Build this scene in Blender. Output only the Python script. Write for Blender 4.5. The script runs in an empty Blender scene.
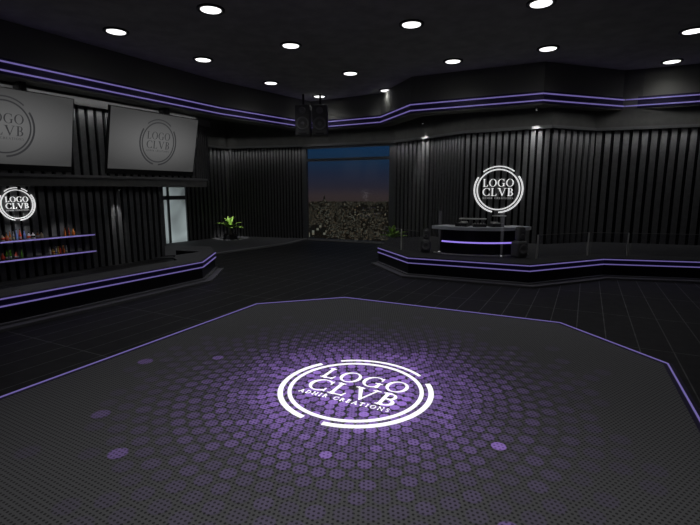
import bpy, bmesh, math, random
from mathutils import Vector, Matrix
random.seed(7)
sc = bpy.context.scene
COL = sc.collection
EYE = 3.6
CEIL = 9.6
D = Vector((.4985, .867, 0))       # direction the bar side runs in
N = Vector((.867, -.4985, 0))      # from the bar wall into the room

# ------------------------------------------------------------------ helpers
class MB:
    def __init__(s): s.v = []; s.f = []; s.m = []
    def add(s, vs, fs, mi=0):
        b = len(s.v); s.v += [tuple(v) for v in vs]
        for q in fs: s.f.append([b+i for i in q]); s.m.append(mi)
        return s
    def box(s, c, d, rz=0, mi=0, M=None):
        x, y, z = d[0]/2, d[1]/2, d[2]/2
        vs = [Vector((a*x, b*y, e*z)) for e in (-1, 1) for b in (-1, 1) for a in (-1, 1)]
        R = M if M is not None else Matrix.Rotation(rz, 3, 'Z')
        vs = [R @ v + Vector(c) for v in vs]
        return s.add(vs, [(0,2,3,1),(4,5,7,6),(0,1,5,4),(2,6,7,3),(0,4,6,2),(1,3,7,5)], mi)
    def prism(s, pts, z0, z1, mi=0):
        if sum(pts[i-1][0]*pts[i][1]-pts[i][0]*pts[i-1][1] for i in range(len(pts))) < 0: pts = pts[::-1]
        n = len(pts)
        vs = [(p[0], p[1], z0) for p in pts] + [(p[0], p[1], z1) for p in pts]
        fs = [tuple(range(n))[::-1], tuple(range(n, 2*n))] + [(i, (i+1) % n, n+(i+1) % n, n+i) for i in range(n)]
        return s.add(vs, fs, mi)
    def quad(s, a, b, c, d, mi=0): return s.add([a, b, c, d], [(0,1,2,3)], mi)
    def lathe(s, prof, c=(0,0,0), n=20, mi=0, M=None, cap=True):
        vs = []; R = M if M is not None else Matrix.Identity(3)
        for r, z in prof:
            for k in range(n):
                a = 2*math.pi*k/n
                vs.append(R @ Vector((r*math.cos(a), r*math.sin(a), z)) + Vector(c))
        fs = []
        for j in range(len(prof)-1):
            for k in range(n):
                fs.append((j*n+k, j*n+(k+1) % n, (j+1)*n+(k+1) % n, (j+1)*n+k))
        if cap: fs.append(tuple(range(n))[::-1]); fs.append(tuple(range((len(prof)-1)*n, len(prof)*n)))
        return s.add(vs, fs, mi)
    def build(s, name, mats, parent=None, smooth=False, bevel=0):
        me = bpy.data.meshes.new(name); me.from_pydata(s.v, [], s.f)
        if not isinstance(mats, (list, tuple)): mats = [mats]
        for m in mats: me.materials.append(m)
        for p, mi in zip(me.polygons, s.m): p.material_index = mi; p.use_smooth = smooth
        bm = bmesh.new(); bm.from_mesh(me); bmesh.ops.recalc_face_normals(bm, faces=bm.faces); bm.to_mesh(me); bm.free()
        me.update()
        o = bpy.data.objects.new(name, me); COL.objects.link(o)
        if parent: o.parent = parent
        if bevel:
            b = o.modifiers.new('bevel', 'BEVEL'); b.width = bevel; b.segments = 2; b.limit_method = 'ANGLE'
        return o

def tag(o, label=None, cat=None, group=None, kind=None):
    if label: o['label'] = label
    if cat: o['category'] = cat
    if group: o['group'] = group
    if kind: o['kind'] = kind
    return o
def empty(name, loc=(0,0,0), rz=0):
    o = bpy.data.objects.new(name, None); COL.objects.link(o)
    o.location = loc; o.rotation_euler = (0, 0, rz); o.empty_display_size = .2
    return o
def struct(o): o['kind'] = 'structure'; return o
def copy_tree(o, parent=None):
    c = o.copy(); COL.objects.link(c)
    if parent: c.parent = parent
    for ch in list(o.children): copy_tree(ch, c)
    return c
def offset(pts, d, closed=False):
    """shift an open polyline to its right-hand side by d"""
    out = []; n = len(pts)
    for i in range(n):
        if closed: a, b, c = pts[i-1], pts[i], pts[(i+1) % n]
        else: a, b, c = pts[max(i-1, 0)], pts[i], pts[min(i+1, n-1)]
        d1 = Vector((b[0]-a[0], b[1]-a[1])); d2 = Vector((c[0]-b[0], c[1]-b[1]))
        if d1.length < 1e-6: d1 = d2
        if d2.length < 1e-6: d2 = d1
        n1 = Vector((d1.y, -d1.x)).normalized(); n2 = Vector((d2.y, -d2.x)).normalized()
        m = (n1+n2).normalized(); k = d/max(.35, m.dot(n1))
        out.append((b[0]+m.x*k, b[1]+m.y*k))
    return out
def band(mb, pts, d0, d1, z0, z1, mi=0):
    """a bar of rectangular section following a polyline, between offsets d0 and d1"""
    A = offset(pts, d0); B = offset(pts, d1); n = len(pts)
    vs = []
    for i in range(n):
        vs += [(A[i][0], A[i][1], z0), (B[i][0], B[i][1], z0), (B[i][0], B[i][1], z1), (A[i][0], A[i][1], z1)]
    fs = []
    for i in range(n-1):
        a, b = 4*i, 4*i+4
        for k in range(4): fs.append((a+k, a+(k+1) % 4, b+(k+1) % 4, b+k))
    fs += [(0,1,2,3), (4*n-1, 4*n-2, 4*n-3, 4*n-4)]
    return mb.add(vs, fs, mi)

# ------------------------------------------------------------------ materials
def mat(name, col=(.1,.1,.1), rough=.6, metal=0, emit=None, es=1, spec=.5, alpha=None, trans=0):
    m = bpy.data.materials.new(name); m.use_nodes = True
    b = m.node_tree.nodes['Principled BSDF']
    b.inputs['Base Color'].default_value = (*col, 1); b.inputs['Roughness'].default_value = rough
    b.inputs['Metallic'].default_value = metal; b.inputs['Specular IOR Level'].default_value = spec
    b.inputs['Transmission Weight'].default_value = trans
    if emit: b.inputs['Emission Color'].default_value = (*emit, 1); b.inputs['Emission Strength'].default_value = es
    return m
def nodes(m):
    nt = m.node_tree
    def nd(t, **k):
        n = nt.nodes.new(t)
        for a, v in k.items(): setattr(n, a, v)
        return n
    return nt, nd, nt.links.new, nt.nodes['Principled BSDF']
def mathn(nd, ln, op, a, b=None):
    n = nd('ShaderNodeMath', operation=op)
    for i, x in enumerate((a, b)):
        if x is None: continue
        if isinstance(x, (int, float)): n.inputs[i].default_value = x
        else: ln(x, n.inputs[i])
    return n.outputs[0]
def mottled(name, c1, c2, scale, rough, spec=.4, bump=.0):
    m = mat(name, c1, rough, spec=spec); nt, nd, ln, b = nodes(m)
    tc = nd('ShaderNodeTexCoord'); nz = nd('ShaderNodeTexNoise'); nz.inputs['Scale'].default_value = scale; nz.inputs['Detail'].default_value = 6
    cr = nd('ShaderNodeValToRGB'); cr.color_ramp.elements[0].color = (*c1, 1); cr.color_ramp.elements[1].color = (*c2, 1)
    cr.color_ramp.elements[0].position = .35; cr.color_ramp.elements[1].position = .65
    ln(tc.outputs['Object'], nz.inputs['Vector']); ln(nz.outputs['Fac'], cr.inputs[0]); ln(cr.outputs[0], b.inputs['Base Color'])
    if bump:
        bp = nd('ShaderNodeBump'); bp.inputs['Strength'].default_value = bump; ln(nz.outputs['Fac'], bp.inputs['Height']); ln(bp.outputs[0], b.inputs['Normal'])
    return m

SLAT = mottled('charcoal_slat', (.105,.105,.108), (.13,.13,.133), 6, .55)
BACK = mat('black_backing', (.006,.006,.007), .9, spec=.1)
TRIM = mat('charcoal_trim', (.20,.20,.20), .5)
CEILM = mottled('dark_plaster', (.46,.46,.41), (.58,.58,.52), 1.6, .9, .2)
UPPER = mottled('dark_painted_wall', (.15,.15,.142), (.18,.18,.17), 2, .85, .2)
SOFF = mat('soffit_paint', (.20,.20,.18), .7, spec=.3)
PLATM = mottled('platform_covering', (.115,.115,.122), (.13,.13,.138), 3, .8, .3)
CTOP = mottled('counter_top', (.105,.105,.11), (.125,.125,.13), 5, .6, .4)
FACE = mat('black_gloss_panel', (.008,.008,.011), .35)
CHAN = mat('led_channel', (.03,.022,.07), .5)
SKIRT = mat('grey_plinth', (.24,.24,.242), .6)
LED = mat('violet_led', (.3,.28,.5), .4, emit=(.20,.155,.47), es=.62)
LEDB = mat('violet_led_bright', (.3,.28,.5), .4, emit=(.32,.22,.85), es=1.0)
WHITE = mat('white_light', (.8,.8,.8), .5, emit=(1,1,1), es=1.1)
SIGNW = mat('sign_white', (.8,.8,.8), .5, emit=(1,1,1), es=.66)
TAGW = mat('sign_dim_white', (.5,.5,.5), .5, emit=(1,1,1), es=.16)
DECK = mottled('stage_deck_covering', (.045,.045,.047), (.06,.06,.062), 3, .7, .3)
LENS = mat('lamp_lens', (.9,.9,.9), .4, emit=(1,1,1), es=1.8)
BLACK = mat('black_plastic', (.012,.012,.013), .45)
CABM = mat('speaker_black', (.17,.17,.172), .6)
CONE = mat('speaker_cone', (.30,.30,.305), .5)
GRILL = mat('speaker_grille', (.04,.04,.042), .6)
METAL = mat('brushed_metal', (.8,.8,.77), .45, .1)
CHROME = mat('polished_rim', (.5,.5,.5), .25, 1)
LEAF = mottled('palm_leaf', (.22,.42,.05), (.42,.68,.13), 3, .5)
TRUNK = mat('palm_trunk', (.42,.38,.30), .7)
SOIL = mat('soil', (.02,.015,.01), .9)
STEEL = mat('counter_steel', (.85,.88,.94), .4, .0)

def glass_mat(name, tint=(.9,.92,.95), fres=None, veil=.02):
    m = bpy.data.materials.new(name); m.use_nodes = True; nt = m.node_tree; nt.nodes.clear()
    o = nt.nodes.new('ShaderNodeOutputMaterial'); mx = nt.nodes.new('ShaderNodeMixShader')
    t = nt.nodes.new('ShaderNodeBsdfTransparent'); g = nt.nodes.new('ShaderNodeBsdfGlossy'); d = nt.nodes.new('ShaderNodeBsdfDiffuse')
    mx2 = nt.nodes.new('ShaderNodeMixShader')
    t.inputs[0].default_value = (*tint, 1); g.inputs['Roughness'].default_value = .05; g.inputs[0].default_value = (1,1,1,1)
    d.inputs[0].default_value = (.5,.5,.52,1)
    fr = nt.nodes.new('ShaderNodeFresnel'); fr.inputs[0].default_value = 1.3
    if fres is None: nt.links.new(fr.outputs[0], mx.inputs[0])
    else: mx.inputs[0].default_value = fres
    nt.links.new(t.outputs[0], mx.inputs[1]); nt.links.new(g.outputs[0], mx.inputs[2])
    mx2.inputs[0].default_value = veil
    nt.links.new(mx.outputs[0], mx2.inputs[1]); nt.links.new(d.outputs[0], mx2.inputs[2]); nt.links.new(mx2.outputs[0], o.inputs[0])
    return m
GLASS = glass_mat('clear_glass'); RAILG = glass_mat('rail_glass', (.93,.93,.95), veil=.025, fres=.025)

# tiled floor: long dark planks with pale joints
FLOORM = mat('dark_floor_tiles', (.03,.03,.03), .55, spec=.35)
nt, nd, ln, b = nodes(FLOORM)
tc = nd('ShaderNodeTexCoord'); mp = nd('ShaderNodeMapping'); mp.inputs['Rotation'].default_value = (0, 0, -math.radians(62.7))
br = nd('ShaderNodeTexBrick'); br.offset = 0; br.inputs['Scale'].default_value = 1; br.inputs['Brick Width'].default_value = 3.0
br.inputs['Row Height'].default_value = .66; br.inputs['Mortar Size'].default_value = .014; br.inputs['Mortar Smooth'].default_value = .2
br.inputs['Color1'].default_value = (.024,.024,.0245,1); br.inputs['Color2'].default_value = (.030,.030,.0305,1); br.inputs['Mortar'].default_value = (.19,.19,.19,1)
nz = nd('ShaderNodeTexNoise'); nz.inputs['Scale'].default_value = 3.5; nz.inputs['Detail'].default_value = 8
mx = nd('ShaderNodeMix', data_type='RGBA', blend_type='MULTIPLY'); mx.inputs[0].default_value = .7
cr = nd('ShaderNodeValToRGB'); cr.color_ramp.elements[0].position = .3; cr.color_ramp.elements[0].color = (.5,.5,.5,1); cr.color_ramp.elements[1].position = .7; cr.color_ramp.elements[1].color = (1.3,1.3,1.3,1)
ln(tc.outputs['Object'], mp.inputs[0]); ln(mp.outputs[0], br.inputs['Vector']); ln(tc.outputs['Object'], nz.inputs['Vector'])
ln(nz.outputs['Fac'], cr.inputs[0]); ln(br.outputs['Color'], mx.inputs[6]); ln(cr.outputs[0], mx.inputs[7]); ln(mx.outputs[2], b.inputs['Base Color'])

# perforated dance floor skin
def perforation(nd, ln, pitch, coord):
    mp = nd('ShaderNodeMapping'); mp.inputs['Rotation'].default_value = (0, 0, math.radians(29)); mp.inputs['Scale'].default_value = (1/pitch, 1/pitch, 1)
    ln(coord, mp.inputs[0]); sp = nd('ShaderNodeSeparateXYZ'); ln(mp.outputs[0], sp.inputs[0])
    row = mathn(nd, ln, 'FLOOR', sp.outputs[1]); half = mathn(nd, ln, 'MULTIPLY', row, .5)
    fx = mathn(nd, ln, 'SUBTRACT', mathn(nd, ln, 'FRACT', mathn(nd, ln, 'ADD', sp.outputs[0], half)), .5)
    fy = mathn(nd, ln, 'SUBTRACT', mathn(nd, ln, 'FRACT', sp.outputs[1]), .5)
    r2 = mathn(nd, ln, 'ADD', mathn(nd, ln, 'MULTIPLY', fx, fx), mathn(nd, ln, 'MULTIPLY', fy, fy))
    return mathn(nd, ln, 'LESS_THAN', r2, .070)
DANCEM = mat('perforated_dance_panel', (.1,.1,.1), .6, spec=.4)
nt, nd, ln, b = nodes(DANCEM)
tc = nd('ShaderNodeTexCoord'); h = perforation(nd, ln, .062, tc.outputs['Object'])
mx = nd('ShaderNodeMix', data_type='RGBA'); mx.inputs[6].default_value = (.22,.22,.225,1); mx.inputs[7].default_value = (.045,.045,.045,1)
ln(h, mx.inputs[0]); ln(mx.outputs[2], b.inputs['Base Color'])
# violet light dots: brightness of each dot is stored on its face
DOTM = mat('violet_light_dot', (.15,.13,.2), .5)
nt, nd, ln, b = nodes(DOTM)
tc = nd('ShaderNodeTexCoord'); h = perforation(nd, ln, .062, tc.outputs['Object'])
at_ = nd('ShaderNodeAttribute'); at_.attribute_name = 'lit'
h2 = mathn(nd, ln, 'SUBTRACT', 1, mathn(nd, ln, 'MULTIPLY', h, mathn(nd, ln, 'SUBTRACT', .85, at_.outputs['Fac'])))
es = mathn(nd, ln, 'MULTIPLY', at_.outputs['Fac'], h2)
b.inputs['Emission Color'].default_value = (.30,.155,.60,1); ln(es, b.inputs['Emission Strength'])
mx = nd('ShaderNodeMix', data_type='RGBA'); mx.inputs[6].default_value = (.215,.205,.235,1); mx.inputs[7].default_value = (.045,.045,.045,1)
ln(h, mx.inputs[0]); ln(mx.outputs[2], b.inputs['Base Color'])

# screen picture: pale grey card, softly darker towards its border
SCREEN = mat('screen_picture', (.05,.05,.05), .35, emit=(1,1,1), es=.1)
nt, nd, ln, b = nodes(SCREEN)
tc = nd('ShaderNodeTexCoord'); mp = nd('ShaderNodeMapping'); mp.inputs['Location'].default_value = (-.5,-.5,-.5)
vl = nd('ShaderNodeVectorMath', operation='LENGTH'); ln(tc.outputs['Generated'], mp.inputs[0]); ln(mp.outputs[0], vl.inputs[0])
cr = nd('ShaderNodeMapRange'); cr.inputs[1].default_value = .1; cr.inputs[2].default_value = .72; cr.inputs[3].default_value = .118; cr.inputs[4].default_value = .045
ln(vl.outputs['Value'], cr.inputs[0]); ln(cr.outputs[0], b.inputs['Emission Strength'])
SCRLOGO = mat('screen_logo', (.02,.02,.02), .5, emit=(.028,.028,.030), es=1)

# ------------------------------------------------------------------ lettering
def arcband(mb, cx, cy, ro, ri, a0, a1, z0, z1, T, n=40, sx=1, isx=None, mi=0):
    """ring sector; ro/ri are (rx, ry)"""
    vs = []; full = abs(a1-a0) >= 359.9
    for i in range(n+1):
        a = math.radians(a0+(a1-a0)*i/n)
        po = (cx+ro[0]*math.cos(a), cy+ro[1]*math.sin(a)); pi_ = (cx+ri[0]*math.cos(a), cy+ri[1]*math.sin(a))
        for p in (po, pi_):
            vs += [T(p[0], p[1], z0), T(p[0], p[1], z1)]
    fs = []
    for i in range(n):
        a, c = 4*i, 4*i+4
        fs += [(a+1, a+3, c+3, c+1), (a, c, c+2, a+2), (a, a+1, c+1, c), (a+2, c+2, c+3, a+3)]
    if not full: fs += [(0, 2, 3, 1), (4*n, 4*n+1, 4*n+3, 4*n+2)]
    mb.add(vs, fs, mi)
def poly(mb, pts, z0, z1, T):
    n = len(pts)
    vs = [T(x, y, z0) for x, y in pts] + [T(x, y, z1) for x, y in pts]
    mb.add(vs, [tuple(range(n))[::-1], tuple(range(n, 2*n))] + [(i, (i+1) % n, n+(i+1) % n, n+i) for i in range(n)])
WID = dict(L=.72, O=1.0, G=1.0, C=.9, V=.98, B=.74, A=.95, D=.95, H=.95, I=.38, R=.82, E=.70, T=.82, N=.98, S=.6)
WID[' '] = .5
def glyph(mb, ch, x, y, s, z0, z1, T):
    def P(*pts): poly(mb, [(x+a*s, y+b_*s) for a, b_ in pts], z0, z1, T)
    def R(a, b_, c, d): P((a, b_), (c, b_), (c, d), (a, d))
    def A(cx, cy, ro, ri, a0, a1): arcband(mb, x+cx*s, y+cy*s, (ro[0]*s, ro[1]*s), (ri[0]*s, ri[1]*s), a0, a1, z0, z1, T, 20)
    def stem(a, w=.135): R(a, 0, a+w, 1); R(a-.09, 0, a+w+.09, .045); R(a-.09, .955, a+w+.09, 1)
    if ch == 'L': stem(.12); R(.2, 0, .62, .05); P((.56, 0), (.64, 0), (.69, .26), (.65, .26))
    elif ch == 'O': A(.5, .5, (.49, .52), (.34, .475), 0, 360)
    elif ch == 'C': A(.52, .5, (.49, .52), (.34, .475), 48, 312); P((.80, .70), (.86, .70), (.86, 1.0), (.81, .93)); P((.80, .30), (.86, .30), (.86, 0), (.81, .07))
    elif ch == 'G': A(.52, .5, (.49, .52), (.34, .475), 48, 318); P((.80, .70), (.86, .70), (.86, 1.0), (.81, .93)); R(.75, .04, .89, .44); R(.64, .40, .98, .445)
    elif ch == 'V': P((.06, 1), (.24, 1), (.56, .12), (.50, -.02)); P((.82, 1), (.88, 1), (.53, -.02), (.48, .02)); R(-.03, .955, .33, 1); R(.68, .955, 1.0, 1)
    elif ch == 'A': P((.47, 1.02), (.55, 1.02), (.92, 0), (.74, 0)); P((.47, 1.02), (.52, .92), (.15, 0), (.09, 0)); R(.25, .30, .70, .35); R(-.02, 0, .27, .045); R(.62, 0, 1.0, .045)
    elif ch == 'B': stem(.12); A(.33, .745, (.27, .255), (.15, .21), -90, 90); A(.33, .27, (.34, .27), (.20, .225), -90, 90); R(.2, .955, .34, 1); R(.2, .49, .34, .54); R(.2, 0, .34, .045)
    elif ch == 'D': stem(.12); A(.38, .5, (.50, .5), (.35, .455), -90, 90); R(.2, .955, .4, 1); R(.2, 0, .4, .045)
    elif ch == 'R': stem(.12); A(.34, .73, (.29, .27), (.15, .22), -90, 90); R(.2, .955, .35, 1); R(.2, .46, .35, .51); P((.34, .49), (.50, .49), (.86, 0), (.68, 0))
    elif ch == 'H': stem(.10); stem(.70); R(.2, .48, .75, .53)
    elif ch == 'I': stem(.11)
    elif ch == 'E': stem(.10); R(.2, .955, .58, 1); R(.2, .49, .5, .535); R(.2, 0, .62, .045); R(.55, .76, .6, 1); R(.59, 0, .64, .25); R(.46, .4, .5, .62)
    elif ch == 'T': stem(.33); R(.02, .95, .79, 1); R(.02, .74, .07, 1); R(.74, .74, .79, 1)
    elif ch == 'N': R(.12, 0, .18, 1); R(.78, 0, .84, 1); P((.10, 1), (.28, 1), (.84, 0), (.74, 0)); R(.02, 0, .28, .045); R(.68, .955, .94, 1); R(0, .955, .2, 1)
    elif ch == 'S': A(.3, .74, (.24, .26), (.12, .21), 30, 270); A(.3, .265, (.26, .265), (.13, .215), -150, 90)
def line(mb, text, xc, y0, width, hgt, z0, z1, T, gap=.1):
    tot = sum(WID[c] for c in text)+gap*(len(text)-1); sx = width/tot
    # stretch in x, height in y
    T2 = lambda a, b_, z: T(xc-width/2+a*sx, y0+b_*hgt, z)
    x = 0
    for c in text:
        if c != ' ': glyph(mb, c, x, 0, 1, z0, z1, T2)
        x += WID[c]+gap
def logo(parent, T, M, r, z0=0, z1=.03, rot=None, ky=1.0):
    """club logo of radius r; T maps (x, y, z) to the parent's space"""
    S = lambda a, b_, z: T(a*r, b_*r*ky, z)
    n1 = MB(); arcband(n1, 0, 0, (.875, .875), (.825, .825), 0, 360, z0, z1, S, 96); n1.build('inner_ring', M, parent)
    for a0, a1, w in ((51, 129, .045), (147, 258, .065), (-86, 35, .065)):
        m = MB(); ro = 1.0; arcband(m, 0, 0, (ro, ro), (ro-w, ro-w), a0, a1, z0, z1, S, 48); m.build('outer_arc', M, parent)
    m = MB(); line(m, 'LOGO', 0, .13, 1.24, .315, z0, z1, S); m.build('top_lettering', M, parent)
    m = MB(); line(m, 'CLVB', 0, -.265, 1.26, .325, z0, z1, S); m.build('lower_lettering', M, parent)
    m = MB(); line(m, 'ADHIR CREATIONS', 0, -.40, 1.24, .075, z0, z1, S, gap=.34); m.build('tagline_lettering', TAGW if M is SIGNW else M, parent)

# ------------------------------------------------------------------ shell
SHELL = [(-30,-12), (26,-12), (26,20.3), (18.1,23.15), (12.9,25.0), (10.1,23.8), (6.5,25.95), (5.2,28.05), (3.0,31.0), (-3.3,33.85), (-9.4,36.2-.2), (-12.9,30.6), (-20.9,16.9), (-30,-.1)]
m = MB(); m.prism(SHELL, -.12, 0); struct(m.build('floor', FLOORM))
m = MB(); m.prism(SHELL, CEIL, CEIL+.15); struct(m.build('ceiling', CEILM))

TOP = 6.65
def slatwall(name, pts, pitches, z0, ztop, zfull, depth=.09, ratio=.60, trim=True):
    """pts run left to right as seen from the room"""
    bk = MB(); band(bk, pts, 0, -.2, z0, zfull)
    o = struct(bk.build(name, BACK if zfull <= ztop+.01 else UPPER))
    if zfull > ztop+.01:
        bb = MB(); band(bb, pts, .012, 0, z0, ztop); bb.build('backing_panel', BACK, o)
    for i in range(len(pts)-1):
        a = Vector((*pts[i], 0)); c = Vector((*pts[i+1], 0)); L = (c-a).length; d = (c-a)/L
        nn = Vector((d.y, -d.x, 0)); n = max(2, round(L/pitches[i])); p = L/n
        ang = math.atan2(d.y, d.x); sl = MB()
        for k in range(n):
            q = a+d*(k+.5)*p+nn*(depth/2+.012)
            sl.box((q.x, q.y, (z0+ztop)/2), (p*ratio, depth, ztop-z0), ang)
        sl.build('slat_cladding', SLAT, o)
    if trim:
        t = MB(); band(t, pts, 0, .16, ztop, ztop+.10); band(t, pts, 0, .12, ztop+.10, ztop+.16); t.build('top_moulding', TRIM, o)
    return o
CORNER = (-9.3, 35.3)
door_dir = D
P0 = Vector((-12.15, 30.5, 0))          # a point of the far left wall
def onD(P, k, off=0): q = P+D*k+N*off; return (q.x, q.y)
# far left wall in two runs, left and right of the glazed door
slatwall('wall_far_left', [onD(P0, -16), onD(P0, -.62)], [.36], 0, TOP, CEIL)
slatwall('wall_far_left', [onD(P0, 1.56), onD(P0, 5.62)], [.36], 0, TOP, CEIL)
m = MB(); q = [onD(P0, -.62), onD(P0, 1.56)]; band(m, q, 0, -.2, 4.6, CEIL); struct(m.build('wall_far_left', UPPER))
E1 = onD(P0, 5.62)
WIN0 = (-3.28, 33.6); WIN1 = (2.92, 30.75)
slatwall('wall_back', [E1, WIN0], [.24], 0, TOP, CEIL, ratio=.55)
right_pts = [WIN1, (5.1, 27.9), (6.35, 25.75), (10.1, 23.55), (12.9, 24.75), (18.0, 22.9), (25.5, 20.2)]
slatwall('wall_right', right_pts, [.36, .25, .34, .42, .42, .42], 0, TOP, CEIL)
m = MB(); band(m, [WIN0, WIN1], 0, -.2, TOP-.02, CEIL); w = struct(m.build('wall_window', UPPER))
m = MB(); band(m, [WIN0, WIN1], 0, .16, TOP, TOP+.16); m.build('top_moulding', TRIM, w)
# plain walls behind the viewer
m = MB(); band(m, [(25.5, 20.2), (25.5, -11.5)], 0, -.2, 0, CEIL); struct(m.build('wall_side', UPPER))
m = MB(); band(m, [(25.5, -11.5), (-29.5, -11.5)], 0, -.2, 0, CEIL); struct(m.build('wall_rear', UPPER))
m = MB(); band(m, [(-29.5, -11.5), (-29.5, 0), onD(P0, -16)], 0, -.2, 0, CEIL); struct(m.build('wall_left', UPPER))

# window
wl = Vector((*WIN0, 0)); wr = Vector((*WIN1, 0)); wd = (wr-wl).normalized(); wL = (wr-wl).length; wa = math.atan2(wd.y, wd.x)
FRM = mat('window_frame_grey', (.11,.115,.12), .5)
m = MB()
def wbar(k0, k1, z0, z1, dep=.22):
    q = wl+wd*(k0+k1)/2; m.box((q.x, q.y, (z0+z1)/2), (k1-k0, dep, z1-z0), wa)
wbar(-.05, .22, 0, TOP); wbar(wL-.30, wL+.05, 0, TOP); wbar(.22, wL-.30, 0, .10); wbar(.22, wL-.30, TOP-.16, TOP); wbar(.22, wL-.30, 5.62, 5.80)
wo = struct(m.build('window_1', FRM))
m = MB(); q = wl+wd*(wL/2); m.box((q.x, q.y, 2.86), (wL-.5, .02, 5.5), wa); m.build('lower_pane', GLASS, wo)
m = MB(); m.box((q.x, q.y, 6.14), (wL-.5, .02, .68), wa); m.build('upper_pane', GLASS, wo)

# glazed door in the far left wall
DF = mat('door_frame_grey', (.16,.17,.17), .5)
FROST = mat('frosted_lit_glass', (.3,.32,.32), .3, emit=(.165,.195,.198), es=1)
nt, nd, ln, b = nodes(FROST)
tc = nd('ShaderNodeTexCoord'); nz = nd('ShaderNodeTexNoise'); nz.inputs['Scale'].default_value = .55; nz.inputs['Detail'].default_value = 1; nz.inputs['Distortion'].default_value = .8
mr = nd('ShaderNodeMapRange'); mr.inputs[1].default_value = .3; mr.inputs[2].default_value = .7; mr.inputs[3].default_value = .45; mr.inputs[4].default_value = 1.6
ln(tc.outputs['Object'], nz.inputs[0]); ln(nz.outputs['Fac'], mr.inputs[0]); ln(mr.outputs[0], b.inputs['Emission Strength'])
da = math.atan2(D.y, D.x); m = MB()
def dbar(mb, k0, k1, z0, z1, dep=.16, off=0):
    q = P0+D*(k0+k1)/2+N*off; mb.box((q.x, q.y, (z0+z1)/2), (k1-k0, dep, z1-z0), da)
dbar(m, -.62, -.54, 0, 4.6); dbar(m, 1.5, 1.56, 0, 4.6); dbar(m, -.03, .12, 0, 4.6); dbar(m, -.54, 1.5, 2.95, 3.22); dbar(m, -.54, 1.5, 4.5, 4.6)
do = struct(m.build('door_1', DF))
for k0, k1, z0, z1 in ((-.54, -.03, .02, 2.95), (.12, 1.5, .02, 2.95), (-.54, -.03, 3.22, 4.5), (.12, 1.5, 3.22, 4.5)):
    m = MB(); dbar(m, k0, k1, z0, z1, .03, -.03); m.build('frosted_pane', FROST, do)

# raised platform on the far side with its pale rim
rim = [(-8.9, 23.8), (-7.63, 25.7), (-4.3, 30.7), WIN0]
m = MB(); m.prism([rim[0], rim[1], rim[2], WIN0, E1, onD(P0, 0), onD(P0, -8)], 0, .06)
pl = struct(m.build('trim_1', PLATM))
m = MB(); band(m, rim, -.05, .30, 0, .075); m.build('rim_kerb', SKIRT, pl)
m = MB(); band(m, [(WIN0[0], WIN0[1]-.1), (WIN1[0]+1, WIN1[1]-.6)], 0, .35, 0, .07); struct(m.build('trim_2', SKIRT))

# ------------------------------------------------------------------ soffit with its double LED line
ZL = 8.0
sl_left = [(-24.5, -8.0), (-12.6, 17.0), (-7.35, 26.6), (-2.7, 32.6)]
sl_right = [(-2.76, 33.25), (1.95, 29.9), (3.3, 25.7), (9.25, 22.75), (14.1, 24.4), (17.0, 23.0), (25.4, 19.6)]
soffit_line = sl_left[:-1]+[(-2.7, 32.6)]+sl_right[1:]
m = MB(); band(m, soffit_line, 0, -.9, 7.66, CEIL); so = struct(m.build('trim_3', SOFF))
m = MB(); band(m, soffit_line, .02, -.0, ZL-.28, ZL+.28); m.build('led_channel', CHAN, so)
for dz in (-.155, .155):
    m = MB(); band(m, soffit_line, .02, .075, ZL+dz-.026, ZL+dz+.026); m.build('led_line', LED, so)
# soffit underside closing panels back to the walls
UND = SOFF

# ------------------------------------------------------------------ bar back wall
W = Vector((-10.01, 24.49, 0))
slatwall('wall_bar', [onD(W, -34), onD(W, -10.6), onD(W, 0)], [.34, .34], 0, 3.8, 3.8, trim=False)
m = MB(); q0 = onD(W, 0, .1); q1 = onD(W, 0, -2.0); band(m, [q0, q1], 0, -.15, 0, 3.8); struct(m.build('wall_bar_end', UPPER))
# ledge above the bar
ledge = [onD(W, -34, .9), onD(W, 1.1, .9), (-8.25, 26.6), (-9.6, 28.6)]
m = MB(); band(m, ledge, 0, -1.6, 3.76, 4.22); lg = struct(m.build('trim_4', UPPER))
m = MB(); band(m, ledge, 0, .05, 4.12, 4.24); m.build('ledge_moulding', TRIM, lg)
up = [onD(W, -34, .35), onD(W, 2.0, .35), (-8.45, 27.6), (-9.6, 29.3)]
slatwall('wall_bar_upper', up, [.40, .22, .22], 4.22, 7.22, 7.3)
m = MB(); band(m, up, 0, .24, 7.22, 7.55); struct(m.build('trim_5', TRIM))

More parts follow.
